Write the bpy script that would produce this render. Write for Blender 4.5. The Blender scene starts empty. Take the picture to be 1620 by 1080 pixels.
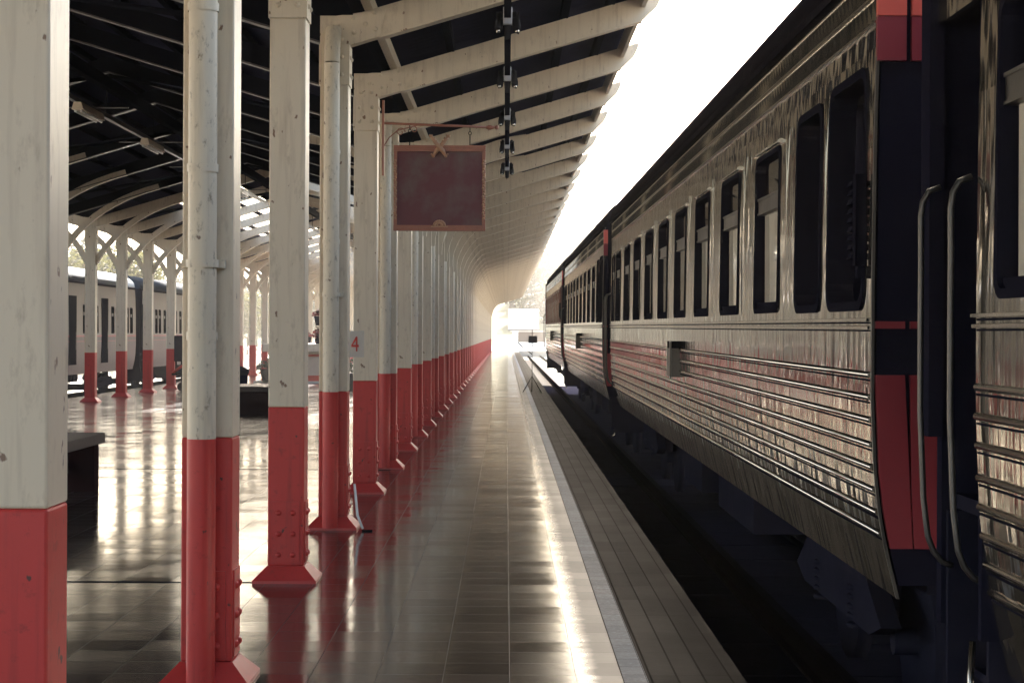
import bpy, math, random
from mathutils import Vector, Matrix
random.seed(7)
R = math.radians
S = bpy.context.scene
COL = S.collection
EYE = 1.55
F = 2926.0
# ------------------------------------------------------------------ camera
cd = bpy.data.cameras.new('camera'); cam = bpy.data.objects.new('camera', cd); COL.objects.link(cam); S.camera = cam
cd.sensor_width = 36; cd.lens = 36*F/1620; cd.clip_start = 0.05; cd.clip_end = 5000
cd.shift_x = 9/1620.0; cd.shift_y = -13/1620.0
cam.matrix_world = Matrix.Translation((0, 0, EYE)) @ Matrix.Rotation(R(90), 4, 'X') @ Matrix.Rotation(R(0.25), 4, 'Z')
# ------------------------------------------------------------------ sky and sun
SUN_EL, SUN_AZ = 36.0, -5.0          # azimuth from +Y towards +X
w = bpy.data.worlds.new('World'); S.world = w; w.use_nodes = True
nt = w.node_tree; bg = nt.nodes['Background']
sky = nt.nodes.new('ShaderNodeTexSky'); sky.sky_type = 'NISHITA'; sky.sun_disc = False
sky.sun_elevation = R(SUN_EL); sky.sun_rotation = R(SUN_AZ); sky.dust_density = 4.0; sky.air_density = 1.0
wm = nt.nodes.new('ShaderNodeMix'); wm.data_type = 'RGBA'; wm.blend_type = 'MULTIPLY'; wm.inputs[0].default_value = 1
wm.inputs[7].default_value = (1.02, 1.0, .95, 1); nt.links.new(sky.outputs[0], wm.inputs[6]); nt.links.new(wm.outputs[2], bg.inputs[0]); bg.inputs[1].default_value = 0.15
sl = bpy.data.lights.new('sun', 'SUN'); sl.energy = 5.0; sl.angle = R(0.5); sl.color = (1, .95, .88)
so = bpy.data.objects.new('sun', sl); COL.objects.link(so)
d = Vector((math.sin(R(SUN_AZ))*math.cos(R(SUN_EL)), math.cos(R(SUN_AZ))*math.cos(R(SUN_EL)), math.sin(R(SUN_EL))))
so.rotation_euler = d.to_track_quat('Z', 'Y').to_euler(); so.location = (20, 80, 60)
S.view_settings.view_transform = 'Standard'; S.view_settings.look = 'None'
S.view_settings.exposure = 2.75; S.view_settings.gamma = 1.0; S.view_settings.use_curve_mapping = False
S.cycles.max_bounces = 8; S.cycles.diffuse_bounces = 5; S.cycles.glossy_bounces = 4; S.cycles.volume_bounces = 0
S.cycles.sample_clamp_indirect = 6

# ------------------------------------------------------------------ materials
def newmat(name):
    m = bpy.data.materials.new(name); m.use_nodes = True
    return m, m.node_tree.nodes, m.node_tree.links, m.node_tree.nodes['Principled BSDF']
def coords(N, L, scale=(1, 1, 1), kind='Object'):
    tc = N.new('ShaderNodeTexCoord'); mp = N.new('ShaderNodeMapping'); mp.inputs['Scale'].default_value = scale
    L.new(tc.outputs[kind], mp.inputs[0]); return mp.outputs[0]
def noise(N, L, vec, scale, detail=4, rough=.55):
    n = N.new('ShaderNodeTexNoise'); n.inputs['Scale'].default_value = scale; n.inputs['Detail'].default_value = detail
    n.inputs['Roughness'].default_value = rough; L.new(vec, n.inputs['Vector']); return n.outputs['Fac']
def ramp(N, L, fac, stops):
    r = N.new('ShaderNodeValToRGB'); e = r.color_ramp.elements
    while len(e) < len(stops): e.new(.5)
    for i, (p, c) in enumerate(stops):
        e[i].position = p; e[i].color = (c[0], c[1], c[2], 1) if not isinstance(c, float) else (c, c, c, 1)
    L.new(fac, r.inputs[0]); return r.outputs[0]
def mix(N, L, fac, a, b):
    m = N.new('ShaderNodeMix'); m.data_type = 'RGBA'
    L.new(fac, m.inputs[0])
    for i, v in ((6, a), (7, b)):
        if isinstance(v, tuple): m.inputs[i].default_value = (v[0], v[1], v[2], 1)
        else: L.new(v, m.inputs[i])
    return m.outputs[2]
def mth(N, L, op, a, b=None, c=None):
    m = N.new('ShaderNodeMath'); m.operation = op
    for i, v in enumerate((a, b, c)):
        if v is None: continue
        if isinstance(v, (int, float)): m.inputs[i].default_value = v
        else: L.new(v, m.inputs[i])
    return m.outputs[0]
def bump(N, L, B, h, strength=.3, dist=.01):
    b = N.new('ShaderNodeBump'); b.inputs['Strength'].default_value = strength; b.inputs['Distance'].default_value = dist
    L.new(h, b.inputs['Height']); L.new(b.outputs[0], B.inputs['Normal']); return b
def paint(name, c, rough=.45, var=.12, dirt=None, dirt_amt=.5, scale=3, metallic=0., stretch=(1, 1, 1), bmp=.15, chips=None, spec=None):
    m, N, L, B = newmat(name)
    if max(c) < .05: B.inputs['Specular IOR Level'].default_value = 0
    v = coords(N, L, stretch)
    n = noise(N, L, v, scale, 6, .6)
    lo = tuple(x*(1-var) for x in c); hi = tuple(min(1, x*(1+var)) for x in c)
    col = mix(N, L, n, lo, hi)
    if dirt:
        n2 = noise(N, L, v, scale*6.3, 8, .7)
        f = ramp(N, L, n2, [(.56, 0.0), (.72, float(dirt_amt))])
        col = mix(N, L, f, col, dirt)
    if spec is not None: B.inputs['Specular IOR Level'].default_value = spec
    if chips:      # small scratches and chips, and faint run-down streaks
        v3 = coords(N, L, (1, 1, .6)); n3 = noise(N, L, v3, 21, 3, .5)
        col = mix(N, L, ramp(N, L, n3, [(.70, 0.0), (.73, 1.0)]), col, chips)
        v4 = coords(N, L, (1, 1, .06)); n4 = noise(N, L, v4, 24, 5, .6)
        col = mix(N, L, ramp(N, L, n4, [(.52, 0.0), (.80, .45)]), col, dirt)
    L.new(col, B.inputs['Base Color']); B.inputs['Metallic'].default_value = metallic
    r = mth(N, L, 'MULTIPLY_ADD', n, .2, rough-.1); L.new(r, B.inputs['Roughness'])
    if bmp: bump(N, L, B, noise(N, L, v, scale*9, 5), bmp, .004)
    return m
CREAM = paint('cream_paint', (.68, .57, .42), .38, .08, (.30, .20, .12), .5, 2.2, stretch=(1, 1, .35), chips=(.22, .12, .07))
RED = paint('red_paint', (.54, .045, .038), .42, .14, (.16, .02, .02), .6, 3, chips=(.10, .03, .025), spec=.35)
REDTOP = paint('red_foot_paint', (.50, .045, .04), .35, .15, (.18, .06, .04), .6, 6)
PIPE = paint('pipe_paint', (.68, .585, .44), .42, .12, (.20, .15, .10), .95, 5, stretch=(1, 1, .5), chips=(.2, .13, .09))
DARKSTEEL = paint('dark_or_shaded_steel', (.008, .008, .011), .5, .2)  # dark steel; also the painted shade of the near hall rafters
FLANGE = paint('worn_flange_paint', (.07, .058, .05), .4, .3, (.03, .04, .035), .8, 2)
ROOFM = paint('roof_sheet_metal', (.028, .028, .048), .6, .3, (.02, .016, .014), .6, 1.5, stretch=(1, 1, 1))  # bluish lift puts the navy of the roof's shade into the colour
WOOD = paint('worn_bench_wood', (.07, .045, .032), .7, .3, (.02, .013, .01), .6, 3, stretch=(8, 1, 8))
DWOOD = paint('dark_bench_leg', (.02, .007, .008), .5, .2)
BRASS = paint('carved_redwood', (.33, .12, .07), .38, .3, (.10, .03, .02), .7, 14)
GILT = paint('gilt_carving', (.42, .22, .12), .4, .3, (.12, .05, .03), .7, 20)
BLACK = paint('black_paint', (.013, .013, .024), .45, .2)  # black tinted with the navy tone of the shadows
UNDER = paint('underframe_grime_shade', (.018, .018, .030), .8, .3, (.022, .021, .03), .5, 5)  # grime, with the navy shade under the train mixed into the colour
RUBBER = paint('black_rubber', (.012, .012, .020), .5, .1)
TRIM = paint('steel_trim', (.46, .42, .36), .2, .1, metallic=1.0, scale=6, bmp=0)
SASH = paint('sash_aluminium', (.10, .09, .08), .4, .1, metallic=.7, scale=5)
CURTAIN = paint('pale_curtain', (.82, .74, .62), .8, .12, scale=4, stretch=(1, 8, .3), bmp=0)
CROOF = paint('coach_roof_paint', (.009, .008, .011), .45, .2, (.03, .025, .022), .5, 2)
GROUND = paint('dusty_ground', (.38, .34, .28), .9, .2, (.15, .13, .11), .6, 5, bmp=.8)
RAILM = paint('rail_steel', (.006, .0055, .007), .6, .2)
SHADEBED = paint('shaded_ballast', (.013, .013, .022), .95, .4, (.02, .019, .025), .6, 6, bmp=.8)  # shade beneath the train put into the ballast colour
CONC = paint('pale_concrete', (.52, .48, .41), .8, .12, (.25, .22, .2), .4, 1.5)
GRASSY = paint('dry_hill_grass', (.12, .13, .06), .95, .35, (.22, .2, .12), .5, .3)
WHITE = paint('white_panel', (.8, .8, .78), .4, .04, scale=2)
WHITEP = paint('grey_white_plate', (.56, .52, .45), .4, .06, scale=8)
TEXTR = paint('number_red', (.55, .05, .035), .4, .05)
TERRA = paint('planter_red_panel', (.55, .09, .05), .55, .15, (.6, .42, .32), .5, 6)
BLUEROOF = paint('grey_blue_roof', (.05, .065, .085), .75, .15, spec=.1)
BARK = paint('bark', (.10, .07, .05), .9, .3, scale=6)
LAMPW = paint('lamp_tube_white', (.75, .75, .72), .35, .04)
PURPLE = paint('faded_purple_paint', (.10, .060, .075), .4, .18, (.15, .11, .10), .4, 2, stretch=(1, 6, .5))
CREAMC = paint('coach_cream_paint', (.25, .205, .165), .4, .12, (.3, .2, .18), .4, 2, stretch=(1, 6, .5))
STRIPE = paint('coach_red_line', (.4, .06, .08), .4, .1)
REDE = paint('end_panel_red', (.26, .020, .030), .5, .12, (.2, .02, .03), .4, 3)
ORANGE = paint('marker_orange', (.78, .13, .085), .3, .05)
CLAY = paint('dark_plastic', (.03, .028, .03), .3, .1)
GREYPL = paint('grey_clamp', (.36, .36, .38), .35, .08)

def leafmat(name, a, b):
    m, N, L, B = newmat(name); v = coords(N, L)
    n = noise(N, L, v, 1.3, 3); L.new(mix(N, L, n, a, b), B.inputs['Base Color'])
    B.inputs['Roughness'].default_value = .6
    tr = N.new('ShaderNodeBsdfTranslucent'); tr.inputs[0].default_value = (b[0]*1.3, b[1]*1.4, b[2], 1)
    ms = N.new('ShaderNodeMixShader'); ms.inputs[0].default_value = .3
    out = N['Material Output']; L.new(B.outputs[0], ms.inputs[1]); L.new(tr.outputs[0], ms.inputs[2]); L.new(ms.outputs[0], out.inputs[0])
    return m
LEAF = leafmat('foliage', (.012, .018, .010), (.035, .042, .02))
LEAF2 = leafmat('foliage_dry', (.045, .042, .022), (.085, .08, .04))
FLOWER = paint('red_petals', (.22, .05, .045), .6, .2)

# steel side: brushed, slightly buckled stainless steel
def steelmat(name, stripes=None, wav=1.0):
    m, N, L, B = newmat(name); v = coords(N, L, (1, 9, .5)); v1 = coords(N, L)
    n = noise(N, L, v, 3.0, 3, .5); n2 = noise(N, L, v1, 2.2, 5, .6)
    col = mix(N, L, n, (.26, .23, .19), (.46, .41, .34))
    col = mix(N, L, ramp(N, L, n2, [(.5, 0.0), (.75, .5)]), col, (.12, .10, .085))
    met = None
    if stripes:
        sep = N.new('ShaderNodeSeparateXYZ'); L.new(v1, sep.inputs[0])
        a = mth(N, L, 'GREATER_THAN', sep.outputs[2], stripes[0]); b = mth(N, L, 'LESS_THAN', sep.outputs[2], stripes[1])
        band = mth(N, L, 'MULTIPLY', a, b)
        vv = coords(N, L, (1, 11, 3.0)); k = noise(N, L, vv, 2.6, 3, .5)
        # red fills the band at the far end and breaks up nearer the front
        keep = mth(N, L, 'MULTIPLY_ADD', sep.outputs[1], .030, stripes[2])
        mask = mth(N, L, 'LESS_THAN', k, keep)
        msk = mth(N, L, 'MULTIPLY', band, mask)
        col = mix(N, L, msk, col, (.36, .014, .014))
        L.new(mth(N, L, 'MULTIPLY_ADD', msk, -.8, .92), B.inputs['Metallic'])
    else: B.inputs['Metallic'].default_value = .92
    L.new(col, B.inputs['Base Color'])
    rgh = mth(N, L, 'MULTIPLY_ADD', n, .10, .02)
    if stripes: rgh = mth(N, L, 'MULTIPLY_ADD', msk, .4, rgh)
    L.new(rgh, B.inputs['Roughness'])
    wv = coords(N, L, (1, 3.4, .55)); h = noise(N, L, wv, 2.4, 1, .4)
    hh = mth(N, L, 'ADD', mth(N, L, 'MULTIPLY', h, 1.0), mth(N, L, 'MULTIPLY', n, .005))
    bump(N, L, B, hh, .35*wav, .022)
    return m
STEEL = steelmat('stainless_side', (1.215, 1.385, .15))
STEEL2 = steelmat('stainless_plain', None)

def glassmat():
    m, N, L, B = newmat('window_glass'); B.inputs['Base Color'].default_value = (.03, .03, .035, 1)
    B.inputs['Roughness'].default_value = .03
    g = N.new('ShaderNodeBsdfGlossy'); g.inputs['Roughness'].default_value = .02
    t = N.new('ShaderNodeBsdfTransparent'); t.inputs[0].default_value = (.93, .94, .93, 1)
    fr = N.new('ShaderNodeLayerWeight'); fr.inputs[0].default_value = .5
    fc = mth(N, L, 'MULTIPLY_ADD', mth(N, L, 'POWER', fr.outputs['Facing'], 4.0), .7, .08)
    ms = N.new('ShaderNodeMixShader'); L.new(fc, ms.inputs[0]); L.new(t.outputs[0], ms.inputs[1]); L.new(g.outputs[0], ms.inputs[2])
    L.new(ms.outputs[0], N['Material Output'].inputs[0]); return m
GLASS = glassmat()

def floormat(name, c1, c2, tx, ty, ox=0., oy=0., rough=.10, tilt=.007, spec=.5, wear_sky=None, jw=.0028):
    m, N, L, B = newmat(name)
    tc = N.new('ShaderNodeTexCoord'); sep = N.new('ShaderNodeSeparateXYZ'); L.new(tc.outputs['Object'], sep.inputs[0])
    X, Y = sep.outputs[0], sep.outputs[1]
    gx = mth(N, L, 'DIVIDE', mth(N, L, 'SUBTRACT', X, ox), tx); gy = mth(N, L, 'DIVIDE', mth(N, L, 'SUBTRACT', Y, oy), ty)
    fx, fy = mth(N, L, 'FRACT', gx), mth(N, L, 'FRACT', gy)
    ix, iy = mth(N, L, 'FLOOR', gx), mth(N, L, 'FLOOR', gy)
    cmb = N.new('ShaderNodeCombineXYZ'); L.new(ix, cmb.inputs[0]); L.new(iy, cmb.inputs[1])
    wn = N.new('ShaderNodeTexWhiteNoise'); wn.noise_dimensions = '2D'; L.new(cmb.outputs[0], wn.inputs['Vector'])
    wr = N.new('ShaderNodeTexWhiteNoise'); wr.noise_dimensions = '1D'; L.new(iy, wr.inputs['W'])
    ex = mth(N, L, 'LESS_THAN', fx, jw/tx); ey = mth(N, L, 'LESS_THAN', fy, .0035/ty)
    g = mth(N, L, 'MAXIMUM', ex, ey)
    base = mix(N, L, wn.outputs['Value'], c1, c2)
    v = coords(N, L); d1 = noise(N, L, v, 38, 6, .75); d2 = noise(N, L, v, 1.1, 5, .6)
    base = mix(N, L, ramp(N, L, d1, [(.5, 0.0), (.75, .55)]), base, tuple(x*2.2 for x in c2))
    base = mix(N, L, ramp(N, L, d2, [(.4, 0.0), (.7, .4)]), base, tuple(x*.55 for x in c1))
    base = mix(N, L, g, base, (.012, .010, .010))
    L.new(base, B.inputs['Base Color'])
    r = mth(N, L, 'MULTIPLY_ADD', d2, .13, rough-.045); r = mth(N, L, 'MULTIPLY_ADD', wn.outputs['Value'], .07, r)
    r = mth(N, L, 'MULTIPLY_ADD', d1, .05, r)
    r = mth(N, L, 'MULTIPLY_ADD', g, .25, r); 
    if wear_sky:        # polish walked off beside the edge line; sky's blue reflection painted into the colour
        jag = mth(N, L, 'ADD', X, mth(N, L, 'MULTIPLY', mth(N, L, 'SUBTRACT', noise(N, L, coords(N, L, (1, 3, 1)), 3.0, 4), .5), .10))
        wf = ramp(N, L, mth(N, L, 'MULTIPLY', mth(N, L, 'SUBTRACT', jag, wear_sky[0]), 1/(wear_sky[1]-wear_sky[0])), [(0.0, 0.0), (1.0, 1.0)])
        r = mth(N, L, 'MULTIPLY_ADD', wf, .24, r)
        L.new(mth(N, L, 'MULTIPLY_ADD', wf, -.29, spec), B.inputs['Specular IOR Level'])
        base2 = mix(N, L, wf, base, (.014, .019, .028)); L.new(base2, B.inputs['Base Color'])
    else: B.inputs['Specular IOR Level'].default_value = spec
    L.new(r, B.inputs['Roughness'])
    B.inputs['IOR'].default_value = 1.5
    # every tile is laid very slightly out of level, each row more so
    cs = N.new('ShaderNodeSeparateColor'); L.new(wn.outputs['Color'], cs.inputs[0])
    nx = mth(N, L, 'MULTIPLY', mth(N, L, 'SUBTRACT', cs.outputs[0], .5), tilt*.9)
    ny0 = mth(N, L, 'MULTIPLY', mth(N, L, 'SUBTRACT', cs.outputs[1], .5), tilt*.6)
    ny = mth(N, L, 'ADD', ny0, mth(N, L, 'MULTIPLY', mth(N, L, 'SUBTRACT', wr.outputs['Value'], .5), tilt))
    cn = N.new('ShaderNodeCombineXYZ'); L.new(nx, cn.inputs[0]); L.new(ny, cn.inputs[1]); cn.inputs[2].default_value = 1
    nz = N.new('ShaderNodeVectorMath'); nz.operation = 'NORMALIZE'; L.new(cn.outputs[0], nz.inputs[0])
    b = bump(N, L, B, mth(N, L, 'ADD', noise(N, L, v, 5.5, 3, .5), mth(N, L, 'MULTIPLY', d1, .05)), .16, .006)
    L.new(nz.outputs[0], b.inputs['Normal'])
    return m
FLOOR = floormat('polished_tile', (.024, .018, .016), (.042, .031, .027), .3, .3, .02, rough=.05, tilt=.008, wear_sky=(.33, .43), spec=.38)
STRIPW = floormat('edge_line_tile', (.10, .13, .17), (.17, .21, .26), .105, .2, .53, rough=.42, tilt=.01, spec=.05)
COPING = floormat('edge_coping', (.006, .005, .0055), (.011, .009, .009), .12, .6, .655, rough=.5, tilt=.01, spec=.02, jw=.009)

# ------------------------------------------------------------------ mesh helpers
class MB:
    def __init__(s): s.v = []; s.f = []; s.sm = []
    def add(s, vs, fs, smooth=False):
        o = len(s.v); s.v += [tuple(p) for p in vs]; s.f += [tuple(i+o for i in f) for f in fs]; s.sm += [smooth]*len(fs); return s
    def box(s, x0, x1, y0, y1, z0, z1):
        vs = [(x, y, z) for z in (z0, z1) for y in (y0, y1) for x in (x0, x1)]
        return s.add(vs, [(0, 2, 3, 1), (4, 5, 7, 6), (0, 1, 5, 4), (2, 6, 7, 3), (0, 4, 6, 2), (1, 3, 7, 5)])
    def prism(s, poly, axis, a, b, smooth=False):
        # poly: 2D points in the two other axes (in xyz order); extruded from a to b along axis
        def P(p, t):
            if axis == 'x': return (t, p[0], p[1])
            if axis == 'y': return (p[0], t, p[1])
            return (p[0], p[1], t)
        n = len(poly); vs = [P(p, a) for p in poly]+[P(p, b) for p in poly]
        s.add(vs, [(i, (i+1) % n, n+(i+1) % n, n+i) for i in range(n)], smooth)
        o = len(s.v)-2*n; s.f += [tuple(o+i for i in range(n))[::-1], tuple(o+n+i for i in range(n))]; s.sm += [False, False]
        return s
    def tube(s, pts, r, n=8, caps=True):
        pts = [Vector(p) for p in pts]; rr = r if isinstance(r, (list, tuple)) else [r]*len(pts)
        vs = []; fs = []
        tg = [(q-p).normalized() for p, q in zip(pts, pts[1:])]
        up = min((Vector((0, 0, 1)), Vector((1, 0, 0)), Vector((0, 1, 0))), key=lambda u: max(abs(t.dot(u)) for t in tg))
        for i, p in enumerate(pts):
            t = (pts[min(i+1, len(pts)-1)]-pts[max(i-1, 0)]).normalized()
            a = t.cross(up)
            if a.length < 1e-4: a = t.orthogonal()
            a.normalize(); b = t.cross(a)
            for k in range(n):
                an = 2*math.pi*k/n; vs.append(p+a*math.cos(an)*rr[i]+b*math.sin(an)*rr[i])
        for i in range(len(pts)-1):
            for k in range(n):
                k2 = (k+1) % n; fs.append((i*n+k, i*n+k2, (i+1)*n+k2, (i+1)*n+k))
        s.add(vs, fs, True)
        if caps:
            o = len(s.v)-len(vs); s.f += [tuple(o+k for k in range(n))[::-1], tuple(o+len(vs)-n+k for k in range(n))]; s.sm += [False, False]
        return s
    def dome(s, c, r, ax=(0, -1, 0), n=8, h=.85):
        r = r*1.1
        ax = Vector(ax); t = Vector((0, 0, 1)) if abs(ax.z) < .9 else Vector((1, 0, 0)); a = ax.cross(t).normalized(); b = ax.cross(a); c = Vector(c)
        vs = []
        for (q, hh) in ((1, 0), (.8, .6), (.35, .95)):
            for k in range(n): an = 2*math.pi*k/n; vs.append(c+(a*math.cos(an)+b*math.sin(an))*r*q+ax*r*h*hh)
        vs.append(c+ax*r*h); fs = []
        for i in range(2):
            for k in range(n): k2 = (k+1) % n; fs.append((i*n+k, i*n+k2, (i+1)*n+k2, (i+1)*n+k))
        for k in range(n): fs.append((2*n+k, 2*n+(k+1) % n, 3*n))
        return s.add(vs, fs, True)
    def ball(s, c, r, n=10, m=6, sc=(1, 1, 1)):
        vs = []; fs = []
        for i in range(m+1):
            th = math.pi*i/m
            for k in range(n):
                ph = 2*math.pi*k/n; vs.append((c[0]+r*sc[0]*math.sin(th)*math.cos(ph), c[1]+r*sc[1]*math.sin(th)*math.sin(ph), c[2]+r*sc[2]*math.cos(th)))
        for i in range(m):
            for k in range(n): k2 = (k+1) % n; fs.append((i*n+k, (i+1)*n+k, (i+1)*n+k2, i*n+k2))
        return s.add(vs, fs, True)
    def sweep(s, pts, hw, hd, ydir=True):
        # rectangular-section bar following pts in the x-z plane; half width hw in y, half depth hd in plane
        pts = [Vector(p) for p in pts]; vs = []
        for i, p in enumerate(pts):
            t = (pts[min(i+1, len(pts)-1)]-pts[max(i-1, 0)]).normalized(); nrm = Vector((-t.z, 0, t.x))
            for (a, b) in ((-1, -1), (1, -1), (1, 1), (-1, 1)): vs.append(p+Vector((0, a*hw, 0))+nrm*b*hd)
        fs = [(0, 1, 2, 3)[::-1]]
        for i in range(len(pts)-1):
            for k in range(4): k2 = (k+1) % 4; fs.append((i*4+k, i*4+k2, i*4+4+k2, i*4+4+k))
        n = len(pts)*4; fs.append((n-4, n-3, n-2, n-1)); return s.add(vs, fs)
    def build(s, name, mat, parent=None, bevel=0.):
        me = bpy.data.meshes.new(name); me.from_pydata(s.v, [], s.f); me.materials.append(mat)
        me.polygons.foreach_set('use_smooth', s.sm); me.update()
        import bmesh
        bm = bmesh.new(); bm.from_mesh(me); bmesh.ops.recalc_face_normals(bm, faces=bm.faces); bm.to_mesh(me); bm.free()
        o = bpy.data.objects.new(name, me); COL.objects.link(o)
        if parent: o.parent = parent
        if bevel:
            b = o.modifiers.new('bevel', 'BEVEL'); b.width = bevel; b.segments = 2; b.limit_method = 'ANGLE'; b.angle_limit = R(40)
        return o
def tag(o, label=None, cat=None, group=None, kind=None):
    if label: o['label'] = label
    if cat: o['category'] = cat
    if group: o['group'] = group
    if kind: o['kind'] = kind
    return o
def thing(name, label, cat, loc=(0, 0, 0), group=None, rot=(0, 0, 0)):
    o = bpy.data.objects.new(name, None); COL.objects.link(o); o.location = loc; o.rotation_euler = rot; o.empty_display_size = .2
    return tag(o, label, cat, group)
KIDS = {}
def kids(o):
    return [c for c in bpy.data.objects if c.parent == o]
def copy_tree(o, parent=None):
    c = o.copy(); COL.objects.link(c); c.parent = parent
    for ch in kids(o): copy_tree(ch, c)
    return c
def struct(o): o['kind'] = 'structure'; return o
def ordn(n):
    return ['nearest', 'second', 'third', 'fourth', 'fifth', 'sixth', 'seventh', 'eighth', 'ninth', 'tenth', 'eleventh', 'twelfth', 'thirteenth', 'fourteenth', 'fifteenth', 'sixteenth'][n]

# ------------------------------------------------------------------ ground, platform
PL_END = 166.0
struct(MB().box(-900, 900, -700, 1500, -.75, -.6).build('ground', GROUND))
fl = MB().box(-10.15, .53, -14, PL_END, -.6, 0); struct(fl.build('platform_floor', FLOOR))
struct(MB().box(.53, .64, -14, PL_END, -.6, .004).build('platform_edge_line', STRIPW))
struct(MB().box(.64, 1.08, -14, PL_END, -.6, .0).build('platform_edge', COPING))
m = MB()
for y in (11.45, 20.9): m.box(-10.1, -1.3, y, y+.02, .001, .003)
struct(m.build('platform_drain_channel', BLACK))
# sunlit concrete apron beyond the platform
struct(MB().box(-14, 5, PL_END, 420, -.6, -.02).build('road', CONC))
struct(MB().box(1.085, 4.4, -16, 76, -.7, -.592).build('track_bed', SHADEBED))
m = MB()
for x in (1.95, 2.95+.07, -12.67, -13.72):
    m.box(x-.035, x+.035, -15, 400, -.46, -.40); m.box(x-.012, x+.012, -15, 400, -.56, -.46); m.box(x-.07, x+.07, -15, 400, -.585, -.56)
struct(m.build('track_rails', RAILM))
m = MB()
for i in range(60):
    m.box(1.3, 3.7, -10+i*1.2, -10+i*1.2+.22, -.6, -.586)
struct(m.build('track_sleepers', SHADEBED))

# ------------------------------------------------------------------ pillars
XA = -1.365            # row A centre
XB = -9.14             # row B centre
HW = .112
Y0 = 4.95; DY = 3.25
TOP = 3.82             # underside of joint
REDZ = 1.085
def pillar_meshes():
    P = {}
    # shaft is a square steel box with a slightly proud corner angle
    m = MB().box(-HW, HW, -HW, HW, REDZ, TOP-.32); P['shaft'] = m
    m = MB().box(-HW, HW, -HW, HW, .10, REDZ); P['red_base'] = m
    # splayed foot
    m = MB(); a, b = HW+.004, HW+.085
    vs = [(-b, -b, 0), (b, -b, 0), (b, b, 0), (-b, b, 0), (-b, -b, .018), (b, -b, .018), (b, b, .018), (-b, b, .018), (-a, -a, .10), (a, -a, .10), (a, a, .10), (-a, a, .10)]
    fs = [(0, 1, 5, 4), (1, 2, 6, 5), (2, 3, 7, 6), (3, 0, 4, 7), (4, 5, 9, 8), (5, 6, 10, 9), (6, 7, 11, 10), (7, 4, 8, 11), (8, 9, 10, 11), (3, 2, 1, 0)]
    m.add(vs, fs); P['foot'] = m
    # riveted base plate on the face looking down the platform
    m = MB().box(-.085, .085, -HW-.010, -HW+.001, .12, .50)
    for z in (.17, .30, .43):
        for x in (-.045, .045): m.dome((x, -HW-.010, z), .017, (0, -1, 0))
    m.box(HW-.001, HW+.008, -.085, .085, .12, .50)
    for z in (.17, .30, .43):
        for y in (-.045, .045): m.dome((HW+.008, y, z), .017, (1, 0, 0))
    P['rivet_plate'] = m
    # capital plate
    m = MB().box(-HW-.008, HW+.008, -HW-.012, HW+.008, TOP-.32, TOP-.002)
    for z in (TOP-.24, TOP-.10):
        for x in (-.06, .06): m.dome((x, -HW-.012, z), .017, (0, -1, 0))
        for y in (-.06, .06): m.dome((HW+.008, y, z), .017, (1, 0, 0))
    P['capital_plate'] = m
    return P
PM = pillar_meshes()
PMAT = {'shaft': CREAM, 'red_base': RED, 'foot': REDTOP, 'rivet_plate': RED, 'capital_plate': CREAM}
def make_pillar(label, group, loc, pipe):
    t = thing('platform_pillar', label, 'pillar', loc, group)
    for k, mb in PM.items():
        o = mb.build(k, PMAT[k], t, .008 if k in ('shaft', 'red_base') else 0)
        if k == 'red_base': o['label'] = 'pillar base painted red'
    if pipe: add_pipe(t)
    return t
def add_pipe(t):
    r = .063; cx, cy = -.012, -HW-r-.012
    p = MB().tube([(cx, cy, REDZ-.0), (cx, cy, TOP-.16)], r, 16, False)
    for z in (1.52, 2.95, 2.25): p.tube([(cx, cy, z-.006), (cx, cy, z+.03)], r+.006, 16, False)
    p.tube([(cx, cy, TOP-.16), (cx, cy+.02, TOP-.05), (cx, cy+.12, TOP+.12)], r, 12, False)
    o = p.build('downpipe', PIPE, t)
    MB().tube([(cx, cy, .02), (cx, cy, REDZ)], r+.0005, 16, False).build('downpipe_base', RED, o)
    c = MB()
    for z in (1.83,):
        c.tube([(cx, cy, z), (cx, cy, z+.035)], r+.009, 16, False); c.box(cx-r-.03, cx-r+.0, cy+.02, cy+r+.013, z, z+.035); c.box(cx+r, cx+r+.03, cy+.02, cy+r+.013, z, z+.035)
    c.build('pipe_clamp', PIPE, o)
NA = 48
protoP = None; protoN = None
GA = 'cream and red pillars along the platform edge'
labsA = {0: 'huge cream and red pillar filling the left side of the picture, nearest the viewer',
         1: 'cream and red pillar with thick round downpipe, bottom cut by the picture edge',
         2: 'plain square pillar with fully visible flared red foot, without any pipe, nearest of its kind',
         3: 'pillar with round downpipe just left of the small number plate',
         4: 'square pillar carrying the iron bracket of the hanging red board',
         5: 'pillar with narrow downpipe standing directly behind the hanging red board',
         6: 'plain pillar just beyond the piped pillar behind the hanging board'}
pill = []
for n in range(NA):
    lab = labsA.get(n)
    if lab is None: lab = (ordn(n)+' pillar from the viewer in the platform edge row, small and overlapping its neighbours') if n < 16 else 'far cream and red pillar merging into the hazy end of the platform row'
    loc = (XA, Y0+DY*n, 0)
    if n == 0: loc = (XA+.055, Y0, 0)
    if n == 1: loc = (XA+.05, Y0+DY*n+.05, 0)
    if n == 2: loc = (XA, Y0+DY*n+.15, 0)
    pipe = (n % 2 == 1) and n < 16
    if n in (0, 1): t = make_pillar(lab, GA, loc, pipe)
    else:
        t = copy_tree(pill[1] if pipe else pill[0]); t.location = loc; t['label'] = lab
    pill.append(t)
# a loose white prop rod leaning by the foot of the piped pillar
t = thing('prop_rod', 'thin white rod leaning at the foot of the piped pillar by the number plate', 'rod', (-1.19, 14.55, 0))
MB().tube([(0, 0, .36), (.03, -.06, .12), (.075, -.1, .02)], .010, 6).build('rod', WHITE, t); MB().box(.07, .15, -.12, -.09, 0, .012).build('rod_foot', DARKSTEEL, t)

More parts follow.
